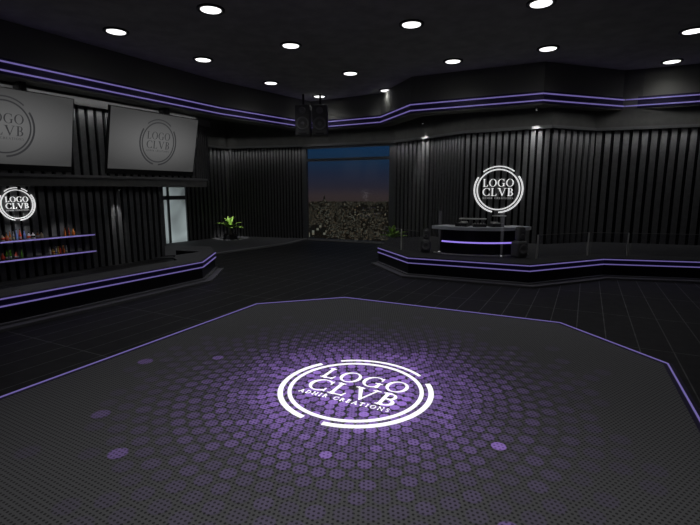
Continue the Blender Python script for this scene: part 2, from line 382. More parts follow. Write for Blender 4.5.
# wall-mounted screens leaning into the room
def screen(k0, k1, label, scx):
    ang = da
    root = empty('wall_screen', (*onD(W, (k0+k1)/2, .42), 4.62), ang)
    tag(root, label, 'screen', 'large screens above the bar')
    w = k1-k0; hgt = 2.78; tilt = math.radians(-13)      # local x along wall, local -y into room
    Rm = Matrix.Rotation(-tilt, 3, 'X')
    Tt = lambda x, y, z: Rm @ Vector((x, -z-.06, y))     # x right, y up the panel, z out of it
    def pbox(mb, x0, x1, y0, y1, z0, z1):
        vs = [Tt(x, y, z) for z in (z0, z1) for y in (y0, y1) for x in (x0, x1)]
        mb.add(vs, [(0,2,3,1),(4,5,7,6),(0,1,5,4),(2,6,7,3),(0,4,6,2),(1,3,7,5)])
    f = MB(); pbox(f, -w/2-.05, w/2+.01, -.24, hgt+.03, -.03, .06); fr = f.build('screen_case', BLACK, root)
    p = MB(); pbox(p, -w/2+.03, w/2-.03, 0, hgt, .055, .07); p.build('screen_panel', SCREEN, root)
    lgp = empty('screen_logo'); lgp.parent = root
    Lt = lambda x, y, z: Tt(x+scx, y+hgt*.50, z+.071)
    logo(lgp, Lt, SCRLOGO, 1.07, 0, .004, ky=1.06)
    for bx in (-w*.05,):
        bkt = MB(); bkt.box((w*.12, -.42, hgt*.98+.18), (.24, .5, .42)); bkt.build('wall_bracket', BLACK, root)
    return root
screen(-3.3, 1.70, 'wide grey wall screen showing the club logo, next to the far end of the ledge', .12)
screen(-9.75, -4.88, 'wide grey wall screen cut by the left picture edge, logo partly seen', -.10)

# LED logo sign on a wall: root at ring centre
def wall_logo(loc, ang, r, label, ky=1.0):
    root = empty('logo_sign', loc, ang)
    T = lambda x, y, z: Vector((x, -z, y))
    logo(root, T, SIGNW, r, 0, .04, ky=ky)
    return tag(root, label, 'sign')
q = onD(W, -6.95, .13); wall_logo((q[0], q[1], 3.04), da, .665, 'white round logo sign on the slatted wall above the bottle shelves')
a = Vector((6.35, 25.75)); c = Vector((10.1, 23.55)); dd = (c-a).normalized()
q = a+dd*1.90+Vector((dd.y, -dd.x))*.13
wall_logo((q.x, q.y, 3.62), math.atan2(dd.y, dd.x), 1.30, 'large white round logo sign on the slatted wall behind the DJ booth', ky=.96)

# ------------------------------------------------------------------ bar shelves and bottles
def shelf(z, label):
    root = empty('bottle_shelf', (*onD(W, -6.9, .1), z), da)
    b_ = MB(); b_.box((-.95, -.20, -.03), (7.5, .34, .05)); b_.build('shelf_board', FACE, root)
    b_ = MB(); b_.box((-.95, -.385, -.03), (7.5, .03, .055)); b_.build('led_edge', LED, root)
    return tag(root, label, 'shelf', 'lit bottle shelves')
shelf(1.62, 'upper black bottle shelf with a violet lit edge behind the bar')
shelf(.87, 'lower black bottle shelf with a violet lit edge behind the bar')

GL = {}
def bmat(name, col):
    if name not in GL: GL[name] = mat('bottle_'+name, col, .15, spec=.7)
    return GL[name]
BC = dict(orange=(.65,.18,.04), red=(.6,.07,.04), brown=(.28,.12,.05), cream=(.55,.45,.28), clear=(.42,.44,.5), blue=(.16,.22,.5), green=(.10,.26,.03), yellow=(.6,.42,.08), grey=(.25,.25,.27), white=(.6,.6,.6), black=(.02,.02,.02))
SH = {
 'slim':  [(.045,0),(.05,.02),(.05,.20),(.035,.25),(.018,.28),(.016,.36)],
 'round': [(.05,0),(.085,.03),(.10,.09),(.09,.16),(.05,.20),(.022,.23),(.02,.29)],
 'squat': [(.085,0),(.09,.01),(.09,.14),(.07,.18),(.03,.20),(.028,.25)],
 'champ': [(.05,0),(.058,.02),(.058,.18),(.04,.25),(.02,.31),(.018,.40)],
}
def bottle(k, z, shape, col, lab, label, off=.30, s=1.0, cap='black', lc='white'):
    root = empty('bottle', (*onD(W, k, off), z), da); root.scale = (s*.74, s*.74, s)
    pr = SH[shape]; b_ = MB(); b_.lathe(pr, n=16); b_.build('glass_body', bmat(col, BC[col]), root, True)
    r, h_ = pr[-1]; b_ = MB(); b_.lathe([(r*1.15, h_), (r*1.15, h_+.035), (r*.9, h_+.04)], n=12); b_.build('cap', bmat(cap, BC[cap]), root, True)
    if lab:
        rr = max(p[0] for p in pr)*1.01
        b_ = MB(); b_.lathe([(rr, .05), (rr, .13)], n=16); b_.build('paper_label', bmat(lc, BC[lc]), root, True)
    return tag(root, label, 'bottle', 'bottles on the bar shelves')
# k on the wall for an image column: measured from the shelf ends (k=-7.65 at the left edge, -3.9 at the right end)
def kx(x): # perspective spacing along the wall
    t = x/93.0; d0, d1 = 17.8, 21.1
    w_ = t/d0*1.0; return -7.75+(3.82)*( (t*d0)/(d1+(d0-d1)*t) )
UP = 1.62; LO = .87
BT = [
 (2.5, UP, 'squat', 'cream', 1, 'squat cream bottle at the left end of the upper shelf', 'red'),
 (6.6, UP, 'round', 'orange', 1, 'round orange bottle second from left on the upper shelf', 'red'),
 (10.0, UP, 'slim', 'orange', 1, 'slim orange bottle third from left on the upper shelf', 'cream'),
 (13.4, UP, 'slim', 'grey', 1, 'slim grey bottle with cream label left of the tall blue one', 'cream'),
 (16.4, UP, 'champ', 'blue', 0, 'tall dark blue bottle left of the tall red one', 'white'),
 (19.7, UP, 'champ', 'red', 1, 'tall red bottle with a pale label in the upper shelf row', 'clear'),
 (24.0, UP, 'slim', 'blue', 0, 'small blue bottle right of the tall red one', 'white'),
 (28.2, UP, 'squat', 'clear', 1, 'clear squat bottle with a red label on the upper shelf', 'red'),
 (32.3, UP, 'squat', 'white', 1, 'white squat bottle with a black label on the upper shelf', 'black'),
 (36.6, UP, 'squat', 'brown', 1, 'brown squat bottle with grey label on the upper shelf', 'grey'),
 (40.4, UP, 'squat', 'cream', 0, 'cream squat bottle at the right end of the long row', 'white'),
 (63.2, UP, 'slim', 'orange', 0, 'slim orange bottle, left of three at the upper shelf end', 'white'),
 (66.9, UP, 'slim', 'red', 1, 'slim red bottle, middle of three at the upper shelf end', 'orange'),
 (71.3, UP, 'round', 'orange', 0, 'round orange bottle, right of three at the upper shelf end', 'white'),
 (.6, LO, 'round', 'red', 0, 'round red bottle at the left end of the lower shelf', 'white'),
 (4.6, LO, 'champ', 'green', 1, 'first tall green bottle with white label on the lower shelf', 'white'),
 (8.4, LO, 'champ', 'green', 1, 'green bottle with white label left of the red lower shelf bottle', 'white'),
 (13.6, LO, 'round', 'red', 1, 'round red bottle between two green ones on the lower shelf', 'white'),
 (19.2, LO, 'champ', 'green', 0, 'bright green bottle standing alone right of the red one', 'white'),
 (47.2, LO, 'slim', 'white', 0, 'white bottle at the left of the lower shelf cluster', 'white'),
 (50.0, LO, 'squat', 'yellow', 1, 'yellow squat bottle second in the lower shelf cluster', 'orange'),
 (52.9, LO, 'slim', 'clear', 1, 'clear slim bottle with blue label in the lower shelf cluster', 'blue'),
 (55.0, LO, 'slim', 'yellow', 0, 'slim yellow bottle in the middle of the lower shelf cluster', 'white'),
 (56.9, LO, 'slim', 'red', 0, 'slim red bottle fifth in the lower shelf cluster', 'white'),
 (60.2, LO, 'slim', 'orange', 0, 'slim orange bottle right of the red cluster bottle', 'white'),
 (63.2, LO, 'slim', 'grey', 1, 'grey bottle at the right end of the lower shelf cluster', 'cream'),
]
for x, z, shp, col_, lab, label, lc in BT: bottle(kx(x), z, shp, col_, lab, label, lc=lc, s=1.0)

# ------------------------------------------------------------------ bar counter and stage
ZF = .75
def counter_front(root, pts, top_mat, zt=.84):
    m = MB(); band(m, pts, 0, -.25, .0, zt-.02); m.build('front_panel', FACE, root)
    m = MB(); band(m, pts, .0, .02, .53, .82); m.build('led_channel', CHAN, root)
    for z in (.585, .785):
        m = MB(); band(m, pts, .02, .06, z-.016, z+.016); m.build('led_line', LED, root)
    m = MB(); band(m, pts, 0, .38, 0, .08); band(m, pts, 0, .12, .10, .14); m.build('plinth', SKIRT, root)
bar_face = [(-17.2, -2.75), (-9.14, 11.6), (-5.85, 17.76), (-6.15, 20.5)]
root = empty('bar_counter', (-9, 12, 0)); root.location = (0, 0, 0)
counter_front(root, bar_face, CTOP)
m = MB(); band(m, bar_face[:3], .03, -1.05, .80, .84); m.build('worktop', CTOP, root)
# return of the counter to the wall and a dark well behind it
m = MB(); m.prism([(-5.85, 17.70), (-6.17, 20.5), (-6.8, 20.46), (-7.47, 19.35), (-7.3, 18.6), (-6.9, 18.0)], .80, .839); m.build('corner_worktop', CTOP, root)
m = MB(); m.prism([(-6.17, 20.5), (-6.8, 20.46), (-8.09, 20.97), (-8.95, 22.9), (-6.9, 22.4)], .80, .839); m.build('return_worktop', CTOP, root)
m = MB(); m.prism([(-7.47, 19.35), (-8.09, 20.97), (-8.95, 22.9), (-9.3, 22.7), (-7.85, 19.15)], .80, .839); m.build('side_worktop', CTOP, root)
m = MB(); m.prism([(-6.3, 20.5), (-6.9, 20.6), (-8.3, 21.2), (-8.9, 22.7), (-6.95, 22.2)], 0, .80); m.build('cabinet_body', FACE, root)
tag(root, 'long low black bar counter with two violet light lines and grey top', 'bar counter')

stage_face = [(1.41, 22.2), (2.45, 18.85), (6.75, 16.85), (10.43, 18.52), (14.3, 17.65), (25.2, 15.2)]
root = empty('stage', (0, 0, 0))
counter_front(root, stage_face, PLATM)
m = MB(); m.prism(stage_face+[(25.2, 20.0), (18.0, 22.7), (12.9, 24.5), (10.1, 23.3), (6.25, 25.5), (5.0, 27.4), (2.3, 26.2)], .80, .84); m.build('stage_deck', DECK, root)
tag(root, 'raised black stage with two violet light lines along its angled front', 'stage')

# glass balustrade on the stage edge
rail_line = offset([(1.5, 26.3)]+stage_face, -.28)
rail_line[0] = (1.75, 26.0)
def balustrade(a, c, label, posts):
    a = Vector((*a, 0)); c = Vector((*c, 0)); root = empty('glass_balustrade', (a.x, a.y, .84)); d = c-a; L = d.length; u = d/L
    ang = math.atan2(u.y, u.x)
    m = MB(); m.box(tuple(d/2+Vector((0, 0, .50))), (L-.06, .02, .92), ang); m.build('glass_panel', RAILG, root)
    m = MB(); m.box(tuple(d/2+Vector((0, 0, .967))), (L-.06, .03, .016), ang); m.build('top_edge', TRIM, root)
    for k in posts:
        m = MB(); p = u*k*L; m.box((p.x, p.y, .49), (.045, .05, .98), ang); m.build('post', METAL, root)
    return tag(root, label, 'balustrade', 'glass balustrade panels on the stage edge')
rl = rail_line
lp = lambda a, c, t: (a[0]+(c[0]-a[0])*t, a[1]+(c[1]-a[1])*t)
balustrade((1.68, 22.9), (2.40, 21.0), 'glass panel at the window end of the stage, before the potted palm', [.98])
balustrade((2.46, 20.85), (3.05, 19.9), 'glass panel with slim post left of the DJ booth on the stage', [])
balustrade((7.55, 18.25), rl[4] if False else (10.25, 19.35), 'glass panel right of the DJ booth up to the stage corner', [.01, .97])
balustrade((10.32, 19.38), (11.75, 19.1), 'short glass panel just right of the stage front corner', [.99])
balustrade((11.82, 19.08), (25.0, 15.9), 'long glass panel reaching the right picture edge on the stage', [])

# ------------------------------------------------------------------ DJ booth
BCN = Vector((6.05, 21.3, .84))
root = empty('dj_booth', BCN)
def arc_pts(r, a0, a1, n=18, cx=0, cy=0, ky=1.0):
    return [(cx+r*math.cos(math.radians(a0+(a1-a0)*i/n)), cy+ky*r*math.sin(math.radians(a0+(a1-a0)*i/n))) for i in range(n+1)]
RB = 2.55
ax = -90-10
front = [(p[0], p[1]+.35) for p in arc_pts(RB, ax-45, ax+42, ky=.95)]
m = MB(); band(m, front, 0, -.35, 0, 1.12); m.build('booth_front', FACE, root)
m = MB(); band(m, front[1:-1], 0, .05, .50, .56); m.build('led_line', LEDB, root)
wide = [(p[0], p[1]+.35) for p in arc_pts(RB+.12, ax-50, ax+50, ky=.95)]
m = MB(); band(m, wide, .10, -.85, 1.06, 1.20); m.build('booth_top', STEEL, root)
foot = [(p[0], p[1]+.35) for p in arc_pts(RB+.30, ax-45, ax+45, ky=.95)]
m = MB(); band(m, foot, 0, -.06, 0, .045); m.build('foot_rail', METAL, root)
tag(root, 'curved black DJ booth with a violet light line and grey top on the stage', 'DJ booth')
# gear on the booth
PLAT2 = mat('player_black', (.03,.03,.032), .4)
def booth_pt(a, r): 
    a = math.radians(a); return (BCN.x+r*math.cos(a), BCN.y+.35+.95*r*math.sin(a))
def media_player(a, label):
    p = booth_pt(a, 2.2); r_ = empty('media_player', (p[0], p[1], 2.04), math.radians(a+90))
    m = MB(); m.box((0, 0, .07), (.50, .55, .14)); m.build('case', PLAT2, r_)
    m = MB(); m.lathe([(.16, .14), (.16, .17), (.14, .175)], (0, -.05, 0), 20); m.build('jog_wheel', METAL, r_, True)
    m = MB(); m.box((0, .19, .17), (.30, .10, .06)); m.build('display', METAL, r_)
    tag(r_, label, 'media player', 'DJ players on the booth')
media_player(-121, 'left media player on top of the DJ booth')
media_player(-84, 'right media player on top of the DJ booth')
p = booth_pt(-102.5, 2.2); r_ = empty('dj_mixer', (p[0], p[1], 2.04), math.radians(-12))
m = MB(); m.box((0, 0, .06), (.55, .5, .12)); m.build('case', PLAT2, r_)
for i in range(4):
    m = MB(); m.box((-.18+.12*i, -.12, .13), (.02, .10, .03)); m.build('fader', METAL, r_)
    m = MB(); m.lathe([(.02, .12), (.02, .16)], (-.18+.12*i, .1, 0), 10); m.build('knob', METAL, r_)
tag(r_, 'black DJ mixer between the two players on the booth', 'mixer')
def stand_thing(name, a, r, w, label, cat, h_):
    p = booth_pt(a, r); r_ = empty(name, (p[0], p[1], 2.04), math.radians(a+90))
    for sx_ in (-1, 1):
        m = MB(); m.box((sx_*(w/2-.05), 0, h_/2), (.03, .03, h_)); m.build('stand_leg', BLACK, r_)
    m = MB(); m.box((0, 0, h_), (w, .34, .045)); m.build('top_plate', METAL, r_)
    tag(r_, label, cat)
stand_thing('laptop_stand', -112, 1.62, 1.15, 'long raised equipment stand at the left of the booth top', 'stand', .30)
stand_thing('laptop_stand', -72, 1.7, .50, 'short raised stand at the right end of the booth top', 'stand', .44)

# speaker stacks beside the booth: subwoofer below, narrower top speaker above
def speaker_stack(x, y, rz, side, s=1.0):
    r_ = empty('subwoofer', (x, y, .84), rz)
    m = MB(); m.box((0, 0, .35*s), (.54*s, .50, .70*s)); m.build('cabinet', CABM, r_, bevel=.10)
    m = MB(); Rf = Matrix.Rotation(math.radians(90), 3, 'X')
    m.lathe([(.21*s, 0), (.21*s, .03), (.16*s, .015), (.05*s, -.01)], (0, -.25, .36*s), 24, M=Rf); m.build('woofer', CONE, r_, True)
    tag(r_, 'black floor subwoofer on the stage at the %s side of the DJ booth' % side, 'subwoofer', 'subwoofers beside the booth')
    t = empty('loudspeaker', (x, y, .84+.70*s), rz)
    m = MB(); m.box((0, 0, .30*s), (.34*s, .32, .60*s)); m.build('cabinet', CABM, t, bevel=.09)
    m = MB(); m.lathe([(.11*s, 0), (.11*s, .02), (.04*s, -.0)], (0, -.15, .2*s), 20, M=Rf); m.build('driver', CONE, t, True)
    m = MB(); m.lathe([(.06*s, 0), (.06*s, .02), (.02*s, -.0)], (0, -.15, .44*s), 16, M=Rf); m.build('tweeter', CONE, t, True)
    tag(t, 'narrow black loudspeaker standing on the %s subwoofer by the booth' % side, 'loudspeaker', 'loudspeakers on the subwoofers')
speaker_stack(3.42, 20.35, math.radians(-12), 'left', .82)
speaker_stack(7.03, 18.75, math.radians(20), 'right', .98)

# stage uplights
BEAM = bpy.data.materials.new('beam_glow'); BEAM.use_nodes = True  # self-glowing volume stands in for lamp light scattered in haze
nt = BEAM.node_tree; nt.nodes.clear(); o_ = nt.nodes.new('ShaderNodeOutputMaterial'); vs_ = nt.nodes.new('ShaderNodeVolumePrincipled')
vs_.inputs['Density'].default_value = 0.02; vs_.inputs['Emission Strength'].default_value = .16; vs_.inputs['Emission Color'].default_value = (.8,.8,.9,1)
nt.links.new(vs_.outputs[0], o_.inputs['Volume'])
for x, y, s, lab in ((3.98, 20.15, .7, 'small floor uplight sending a faint beam up before the left of the booth'), (6.28, 18.72, 1.0, 'small floor uplight sending a faint beam up before the right of the booth')):
    r_ = empty('floor_uplight', (x, y, .84))
    m = MB(); m.lathe([(.06, 0), (.07, .01), (.05, .05)], n=16); m.build('housing', METAL, r_, True)
    m = MB(); m.lathe([(.035, .051), (.035, .058)], n=16); m.build('lens', SIGNW, r_)
    m = MB(); m.lathe([(.045*s, .06), (.10*s, 1.85)], n=20); m.build('beam_glow_cone', BEAM, r_, True)
    tag(r_, lab, 'uplight', 'floor uplights before the booth')

# ------------------------------------------------------------------ potted palms
def leaf(mb, ang, elev, L, w, curl):
    n = 10; vs = []
    d = Vector((math.cos(ang), math.sin(ang), 0)); sd = Vector((-d.y, d.x, 0)); p = Vector((0, 0, 0)); e = elev
    for i in range(n+1):
        t = i/n; ww = w*(math.sin(math.pi*min(1, t*.92+.06))**.7)*(1-.35*t)
        if i == n: ww = .004
        up_ = Vector((0, 0, 1))
        vs += [p-sd*ww+up_*ww*.35, p+Vector((0, 0, -.012)), p+sd*ww+up_*ww*.35, p+Vector((0, 0, .004))]
        p = p+(d*math.cos(e)+Vector((0, 0, math.sin(e))))*L/n; e -= curl/n
    fs = []
    for i in range(n):
        a, c = 4*i, 4*i+4
        fs += [(a, a+1, c+1, c), (a+1, a+2, c+2, c+1), (a+2, a+3, c+3, c+2), (a+3, a, c, c+3)]
    mb.add([v+Vector((0, 0, 0)) for v in vs], fs)
def palm(loc, s, rz, label):
    r_ = empty('potted_palm', loc, rz); r_.scale = (s, s, s)
    m = MB(); m.box((0, 0, .16), (.92, .92, .32)); m.build('pot', mat('pot_black', (.016,.016,.017), .5), r_, bevel=.03)
    m = MB(); m.box((0, 0, .322), (.80, .80, .01)); m.build('soil', SOIL, r_)
    m = MB(); m.lathe([(.10, .32), (.075, .45), (.06, .62), (.07, .72)], n=12); m.build('trunk', TRUNK, r_, True)
    rnd = random.Random(int(s*100))
    for k in range(14):
        m = MB(); tier = k % 3
        leaf(m, k*2.399, math.radians((74, 44, 20)[tier]+rnd.uniform(-6, 6)), 1.05*(.85, 1, 1)[tier]*rnd.uniform(.95, 1.1), .21, math.radians((25, 42, 34)[tier]))
        l = m.build('frond', LEAF, r_, True); l.location = (0, 0, .70)
    return tag(r_, label, 'potted palm', 'potted palms beside the window')
palm((-8.75, 33.2, .06), 1.06, .3, 'small bright green palm in a black pot left of the window')
palm((2.62, 28.0, 0), .95, 1.2, 'darker green palm right of the window, seen through the stage glass')

# ------------------------------------------------------------------ hung speakers
def hung(x, y, rz, label):
    r_ = empty('hanging_speaker', (x, y, 7.02), rz)
    m = MB(); m.box((0, 0, .94), (.96, .8, 1.88)); m.build('cabinet', CABM, r_, bevel=.09)
    Rf = Matrix.Rotation(math.radians(90), 3, 'X')
    m = MB(); m.lathe([(.40, -.02), (.42, .03), (.33, .04), (.30, .0), (.14, -.01), (.10, .03)], (0, -.40, .72), 28, M=Rf); m.build('woofer', CONE, r_, True)
    m = MB(); m.lathe([(.20, -.02), (.22, .02), (.14, .03), (.05, .0)], (0, -.40, 1.52), 24, M=Rf); m.build('horn', CONE, r_, True)
    m = MB(); m.box((0, -.41, .12), (.52, .02, .08)); m.build('front_badge', GRILL, r_)
    m = MB(); m.box((0, .1, 2.23), (.12, .12, .72)); m.build('hanging_bracket', BLACK, r_)
    tag(r_, label, 'loudspeaker', 'pair of hanging speakers')
hung(-2.97, 30.1, math.radians(-5), 'left one of two black speakers hung in the ceiling corner')
hung(-1.90, 30.1, math.radians(-2), 'right one of two black speakers hung in the ceiling corner')

# ------------------------------------------------------------------ dance floor
cx, cy = .08, 7.85
half = [(-2.95, 14.03), (-.17, 14.91), (5.71, 11.96), (6.60, 9.0)]
octo = half+[(2*cx-x, 2*cy-y) for x, y in half]
root = empty('dance_floor', (cx, cy, 0))
rel = lambda pts: [(x-cx, y-cy) for x, y in pts]
m = MB(); m.prism(rel(octo), .0, .03); df = m.build('perforated_deck', DANCEM, root)
loop = rel(octo); O1 = offset(loop, .09, True); O2 = offset(loop, -.09, True)
def ringband(pin, pout, z0, z1, name, M):
    n = len(pin); vs = []
    for i in range(n): vs += [(*pin[i], z0), (*pout[i], z0), (*pout[i], z1), (*pin[i], z1)]
    fs = []
    for i in range(n):
        a, c = 4*i, 4*((i+1) % n)
        for k in range(4): fs.append((a+k, a+(k+1) % 4, c+(k+1) % 4, c+k))
    q = MB(); q.add(vs, fs); return q.build(name, M, root)
ringband(O1, O2, .0, .034, 'edge_channel', CHAN)
ringband(offset(loop, .014, True), offset(loop, -.014, True), .034, .05, 'led_edge', LED)
# light dots
dots = []; rnd = random.Random(11)
NT = 66; kk = 2*math.pi/NT*.87
r = 2.0; rings = []
while r < 6.2: rings.append((r, NT, min(r*2*math.pi/NT, .19+(r-2)*.055))); r *= math.exp(kk)
ri = 2.0-.165
while ri > .12: rings.append((ri, max(6, int(2*math.pi*ri/.19)), .19)); ri -= .165
ACC = [(-1.58, -1.89, 0.62), (-0.34, -2.11, 0.5), (0.57, -2.43, 0.6), (3.47, -1.02, 0.28), (2.07, -1.91, 0.5), (-3.19, -2.11, 0.16), (-2.19, -2.63, 0.16), (1.57, -3.41, 0.22), (-4.39, 1.4, 0.12), (-2.95, 1.46, 0.2), (1.44, 1.69, 0.3), (3.09, -0.61, 0.14), (3.3, 0.46, 0.2), (-4.21, -0.99, 0.08)]
mb = MB(); lits = []
CA = math.cos
for idx, (r, n_, pit) in enumerate(rings):
    for k in range(n_):
        a = 2*math.pi*(k+.5*(idx % 2))/n_
        x, y = r*math.cos(a), r*math.sin(a)
        # inside the octagon?
        ok = True
        for i in range(8):
            p, q = loop[i-1], loop[i]
            if ((q[0]-p[0])*(y-p[1])-(q[1]-p[1])*(x-p[0])) > -.25*math.hypot(q[0]-p[0], q[1]-p[1]): ok = False; break
        if not ok: continue
        u = rnd.random()
        base = math.exp(-(max(0, r-1.0)/1.02)**1.25)
        lit = base*(.30+.62*u)
        for ax_, ay_, al_ in ACC:
            if math.hypot(x-ax_, y-ay_) < pit*.5 and r > 1.6: lit = max(lit, al_)
        lit += .030*math.exp(-r/5)*rnd.random()
        if lit < .012: continue
        rr = pit*.46; n0 = len(mb.v)
        mb.add([(x+rr*math.cos(t*math.pi/6), y+rr*math.sin(t*math.pi/6), 0) for t in range(12)], [tuple(range(12))])
        lits.append(lit)
do_ = mb.build('light_dots', DOTM, root); do_.location = (0, 0, .034); do_['kind'] = 'stuff'
at_ = do_.data.attributes.new('lit', 'FLOAT', 'FACE')
for i, v in enumerate(lits): at_.data[i].value = v
lr = empty('floor_logo'); lr.parent = root; lr.location = (.02, -.04, .036); lr['label'] = 'white glowing club logo in the middle'
ta = math.radians(-27); cT, sT = math.cos(ta), math.sin(ta)
logo(lr, lambda x, y, z: Vector((x*cT-y*sT, x*sT+y*cT, z)), WHITE, 1.40, 0, .006, ky=1.0)
tag(root, 'octagonal perforated dance floor glowing with violet dots around a white logo', 'dance floor')

# ------------------------------------------------------------------ ceiling downlights
k_ = .9605
LP = [
 (-9.3, 19.31, 'ceiling downlight at the far left above the bar'),
 (-4.86, 17.08, 'large ceiling downlight at the top left, nearest on its side'),
 (-7.1, 23.26, 'ceiling downlight close to the left soffit, above the far screen'),
 (-2.58, 21.09, 'ceiling downlight left of the middle, second in its row'),
 (-4.66, 28.12, 'small ceiling downlight left of the hanging speakers'),
 (-2.06, 32.0, 'tiny ceiling downlight directly above the hanging speakers'),
 (.02, 25.88, 'ceiling downlight in the middle, in front of the hanging speakers'),
 (2.3, 30.15, 'small ceiling downlight right of the hanging speakers above the window'),
 (2.34, 18.52, 'large ceiling downlight near the top edge right of the middle'),
 (5.04, 23.55, 'ceiling downlight over the stage, left above the wall sign'),
 (6.45, 16.54, 'largest ceiling downlight at the top edge of the picture'),
 (8.83, 21.53, 'ceiling downlight above the peak of the soffit line'),
 (13.59, 19.24, 'ceiling downlight cut by the right picture edge'),
 (15.79, 23.59, 'ceiling downlight at the right nearest to the soffit line'),
]
src = None
for x, y, lab in LP:
    x *= k_; y *= k_
    if src is None:
        src = empty('ceiling_downlight', (0, 0, 0))
        m = MB(); m.lathe([(.46, 0), (.46, -.05), (.37, -.055), (.345, -.01), (.46, 0)], n=32, cap=False); m.build('trim_ring', BLACK, src, True)
        m = MB(); m.lathe([(.44, -.045), (.445, -.062), (.425, -.062), (.42, -.045), (.44, -.045)], n=32, cap=False); m.build('bright_rim', TRIM, src, True)
        m = MB(); m.lathe([(.335, -.03), (.335, -.048), (.30, -.052)], n=32); m.build('lens', LENS, src, True)
        o = src
    else: o = copy_tree(src)
    o.location = (x, y, CEIL)
    tag(o, lab, 'downlight', 'round ceiling downlights')
    ld = bpy.data.lights.new('downlight_beam', 'SPOT'); ld.energy = 75; ld.spot_size = math.radians(150); ld.spot_blend = .9; ld.shadow_soft_size = .3; ld.color = (1, 1, 1)
    lo = bpy.data.objects.new('downlight_beam', ld); COL.objects.link(lo); lo.location = (x, y, CEIL-.12)
# rows of the same lamps continue over the viewer, out of the picture
for x, y in ((-7, 12), (-2, 11), (3, 11), (8, 11), (-2.5, 4), (2, 3), (8, 4)):
    o = copy_tree(src); o.location = (x, y, CEIL); tag(o, 'ceiling downlight overhead, outside the picture', 'downlight', 'round ceiling downlights overhead')
    ld = bpy.data.lights.new('downlight_beam', 'SPOT'); ld.energy = 420 if abs(x) < 6 and y < 6 else 90; ld.spot_size = math.radians(78); ld.spot_blend = .9; ld.shadow_soft_size = .3
    lo = bpy.data.objects.new('downlight_beam', ld); COL.objects.link(lo); lo.location = (x, y, CEIL-.12)

# ------------------------------------------------------------------ other lights
def spot(loc, to, e, ang, col=(1,1,1), blend=.6, r=.03):
    ld = bpy.data.lights.new('spot_lamp', 'SPOT'); ld.energy = e; ld.spot_size = math.radians(ang); ld.spot_blend = blend; ld.color = col; ld.shadow_soft_size = r
    o = bpy.data.objects.new('spot_lamp', ld); COL.objects.link(o); o.location = loc
    o.rotation_euler = (Vector(to)-Vector(loc)).to_track_quat('-Z', 'Y').to_euler(); return o
def wash(pts, off, z, power_per_m, spread=120, tilt=.35):  # added unseen strips, no fixture: brighten slats and mouldings from above
    P = offset(pts, off)
    for i in range(len(pts)-1):
        a = Vector((*P[i], z)); c = Vector((*P[i+1], z)); d = c-a; L = d.length; u = d/L
        ld = bpy.data.lights.new('added_wall_wash', 'AREA'); ld.shape = 'RECTANGLE'; ld.size = L; ld.size_y = .05; ld.energy = power_per_m*L; ld.spread = math.radians(spread)
        o = bpy.data.objects.new('added_wall_wash', ld); COL.objects.link(o); o.location = (a+c)/2
        nn = Vector((-u.y, u.x, 0))     # towards the wall
        zax = -(Vector((0, 0, -1))+nn*tilt).normalized(); xax = u; yax = zax.cross(xax).normalized()
        o.rotation_euler = Matrix((xax, yax, zax)).transposed().to_euler()
for pts_, e_ in ((right_pts, 1.7), ([E1, WIN0], 1.2), ([onD(P0, 1.56), E1], 1.2)):
    wash(pts_, .42, TOP-.05, e_, 100)
    wash(pts_, .75, 7.6, e_*.30, 110, .5)
wash([WIN0, WIN1], .75, 7.6, .35, 110, .5)
wash([onD(W, -16), onD(W, 0)], .50, 3.72, .20, 100)
wash([onD(W, -16), onD(W, 2.0)], .85, 7.60, .8, 120, .6)
wash([onD(W, -16), onD(W, 2.0)], .62, 7.16, 1.7, 100)
# narrow accent beams on the stage wall and the bar wall
def accent(loc, to, e, ang, label):
    r_ = empty('accent_spotlight', loc)
    m = MB(); m.lathe([(.05, 0), (.06, .02), (.06, .12), (.03, .15)], n=14); m.build('housing', BLACK, r_, True)
    m = MB(); m.lathe([(.035, -.004), (.035, .0)], n=14); m.build('lens', SIGNW, r_)
    tag(r_, label, 'spotlight', 'accent spotlights on the slatted walls')
    spot((loc[0], loc[1], loc[2]-.02), to, e, ang, blend=.9)
accent((4.33, 28.05, 7.50), (4.66, 28.70, 5.6), 300, 40, 'small spotlight under the soffit left above the DJ booth')
accent((9.22, 23.38, 7.50), (9.50, 23.97, 5.6), 300, 40, 'small spotlight under the soffit right above the wall sign')
q = onD(W, -2.74, .5); t_ = onD(W, -2.74, .1); accent((q[0], q[1], 3.60), (t_[0], t_[1], 2.2), 120, 34, 'small spotlight under the ledge between the shelves and the door')
q = onD(W, -6.98, .5); t_ = onD(W, -6.98, .1); accent((q[0], q[1], 3.60), (t_[0], t_[1], 2.2), 75, 34, 'small spotlight under the ledge above the round bar logo')
for kq in (-7.2, -5.4):  # added spots in mid-air, no fixture, to brighten the bottles
    q = onD(W, kq, 1.5); t_ = onD(W, kq, .3); spot((q[0], q[1], 3.0), (t_[0], t_[1], 1.1), 36, 60)
# added spots without fixtures: brighten the palms, violet glow between the floor dots
spot((-8.35, 31.6, 5.6), (-8.75, 33.18, 1.25), 720, 28)
spot((2.35, 26.5, 5.6), (2.62, 28.0, 1.15), 190, 25)
spot((cx, cy+.2, CEIL-.2), (cx, cy, 0), 140, 30, (.6,.42,1), 1.0, .1)

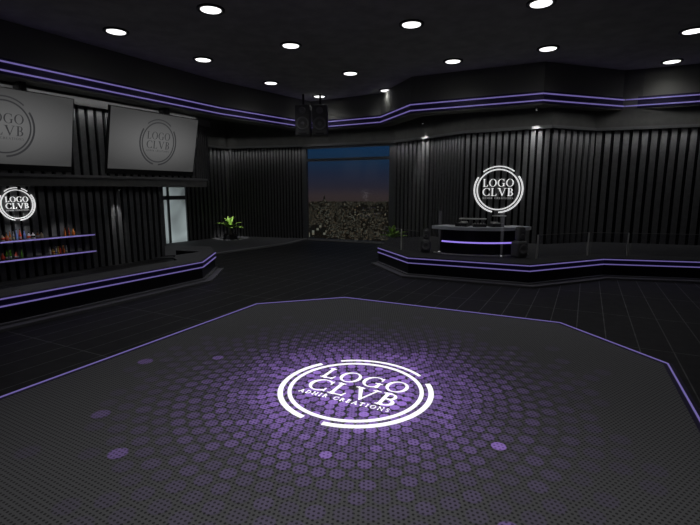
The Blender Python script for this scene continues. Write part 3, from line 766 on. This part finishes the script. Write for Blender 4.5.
# ------------------------------------------------------------------ night city outside the window
def city_mat(name, wall, glow, seed, cell, thr):
    m = mat(name, wall, .9, spec=.1); nt, nd, ln, b = nodes(m)
    tc = nd('ShaderNodeTexCoord'); geo = nd('ShaderNodeNewGeometry')
    oi = nd('ShaderNodeObjectInfo')
    sn = nd('ShaderNodeVectorMath', operation='SNAP'); sn.inputs[1].default_value = cell
    off_ = nd('ShaderNodeVectorMath', operation='ADD'); off_.inputs[1].default_value = (seed*3.3, 1.7, .5)
    wn = nd('ShaderNodeTexWhiteNoise'); wn.noise_dimensions = '3D'
    ln(geo.outputs['Position'], off_.inputs[0]); ln(off_.outputs[0], sn.inputs[0]); ln(sn.outputs[0], wn.inputs['Vector'])
    gt = mathn(nd, ln, 'GREATER_THAN', wn.outputs['Value'], thr)
    st = mathn(nd, ln, 'MULTIPLY', gt, mathn(nd, ln, 'MULTIPLY_ADD', wn.outputs['Value'], 1.0))
    ad = mathn(nd, ln, 'ADD', mathn(nd, ln, 'MULTIPLY', st, glow*.30), .006)  # small constant emission stands in for city haze over facades and ground
    cr = nd('ShaderNodeValToRGB'); cr.color_ramp.elements[0].color = (1,.62,.32,1); cr.color_ramp.elements[1].color = (.85,.95,.75,1)
    ln(wn.outputs['Color'], cr.inputs[0]); ln(cr.outputs[0], b.inputs['Emission Color']); ln(ad, b.inputs['Emission Strength'])
    return m
CM = [city_mat('city_facade_d', (.02,.02,.02), .10, 4, (8, 8, 6), .93), city_mat('city_facade_a', (.02,.02,.025), .16, 1, (2.6, 2.6, 2.6), .70), city_mat('city_facade_b', (.02,.02,.02), .11, 2, (3, 3, 3), .62), city_mat('city_facade_c', (.02,.02,.03), .30, 3, (5, 5, 5), .90)]
rc = random.Random(5); GZ = -150
def tower_mesh(kind):
    m = MB()
    if kind == 0: m.box((0, 0, .5), (1, 1, 1)); m.box((.1, .1, 1.03), (.4, .4, .06))
    if kind == 1: m.box((0, 0, .4), (1, 1, .8)); m.box((0, 0, .9), (.65, .65, .2)); m.box((0, 0, 1.03), (.2, .2, .06))
    if kind == 2: m.box((-.2, 0, .5), (.6, 1, 1)); m.box((.3, 0, .35), (.4, .8, .7)); m.box((-.2, .1, 1.02), (.2, .3, .04))
    if kind == 3: m.box((0, 0, .35), (1, 1, .7)); m.box((0, 0, .8), (.8, .5, .2)); m.box((0, 0, .95), (.5, .3, .1))
    return m
protos = []
for mi in range(4):
    for kd in range(4):
        me = tower_mesh(kd).build('city_building', CM[mi]); protos.append(me)
used = set(); placed = [(-92, 1500, 45)]
i = 0; tries = 0
while i < 170 and tries < 20000:
    tries += 1
    t = rc.random()**.9; dist = 700*(6.6**t)
    x = rc.uniform(-.17, .19)*dist; y = dist
    w_ = rc.uniform(26, 46)*(1+t*1.1); hh = min(rc.uniform(30, 100), 150-.024*dist); ky_ = rc.uniform(.7, 1.1)
    if dist < 1300: hh = min(hh, 70)
    if any(math.hypot(x-a_[0], y-a_[1]) < w_*.78+a_[2] for a_ in placed): continue
    placed.append((x, y, w_*.78))
    pi_ = rc.randrange(16)
    if pi_ in used: o = protos[pi_].copy(); COL.objects.link(o)
    else: o = protos[pi_]; used.add(pi_)
    o.location = (x, y, GZ); o.scale = (w_, w_*ky_, hh); o.rotation_euler = (0, 0, rc.uniform(0, 1.5))
    tag(o, 'dark city block with scattered lit windows in the night view beyond the window', 'building', 'city buildings beyond the window')
    i += 1
for k, pm in enumerate(protos):
    if k not in used: bpy.data.objects.remove(pm)
m = MB(); m.box((0, 0, 60), (46, 46, 120)); m.box((0, 0, 128), (32, 32, 22)); m.box((0, 0, 143), (18, 18, 12)); tw = m.build('skyscraper', CM[1])
m = MB(); m.lathe([(4, 149), (1, 172)], n=8); m.build('spire', CM[1], tw)
tw.location = (-84, 1500, GZ); tw.scale = (1, 1, .80); tag(tw, 'tall stepped skyscraper with a spire, left in the night view through the window', 'skyscraper')
CG = city_mat('city_ground', (.015,.015,.018), .5, 6, (14, 30, 50), .93)
m = MB(); m.prism([(-3500, 300), (3500, 300), (3500, 5600), (-3500, 5600)], GZ-2, GZ); o = m.build('city_ground', CG); struct(o)

# night sky
w = bpy.data.worlds.new('night_sky'); sc.world = w; w.use_nodes = True; nt = w.node_tree; bg = nt.nodes['Background']
tc = nt.nodes.new('ShaderNodeTexCoord'); sp = nt.nodes.new('ShaderNodeSeparateXYZ'); cr = nt.nodes.new('ShaderNodeValToRGB')
mr = nt.nodes.new('ShaderNodeMapRange'); mr.inputs[1].default_value = -.03; mr.inputs[2].default_value = .30
e = cr.color_ramp.elements; e[0].position = 0; e[0].color = (.036,.025,.022,1); e[1].position = 1; e[1].color = (.001,.004,.010,1)
for p, c_ in ((.055, (.036,.026,.027,1)), (.11, (.022,.020,.030,1)), (.20, (.014,.020,.040,1)), (.29, (.009,.027,.058,1)), (.42, (.005,.030,.080,1)), (.6, (.003,.012,.03,1))):
    q = e.new(p); q.color = c_
nt.links.new(tc.outputs['Generated'], sp.inputs[0]); nt.links.new(sp.outputs[2], mr.inputs[0]); nt.links.new(mr.outputs[0], cr.inputs[0]); nt.links.new(cr.outputs[0], bg.inputs[0])
bg.inputs[1].default_value = 1.0

# ------------------------------------------------------------------ camera
cam = bpy.data.cameras.new('camera'); cam.sensor_width = 36; cam.lens = 455/700*36; cam.clip_end = 20000
co = bpy.data.objects.new('camera', cam); COL.objects.link(co); co.location = (0, 0, EYE)
co.rotation_euler = (math.radians(90)-math.atan(72.5/455), 0, 0); sc.camera = co
sc.view_settings.view_transform = 'Standard'; sc.view_settings.look = 'None'; sc.view_settings.exposure = 0; sc.view_settings.gamma = 1
sc.view_settings.use_curve_mapping = False
sc.cycles.use_denoising = True
sc.cycles.max_bounces = 6; sc.cycles.transparent_max_bounces = 12
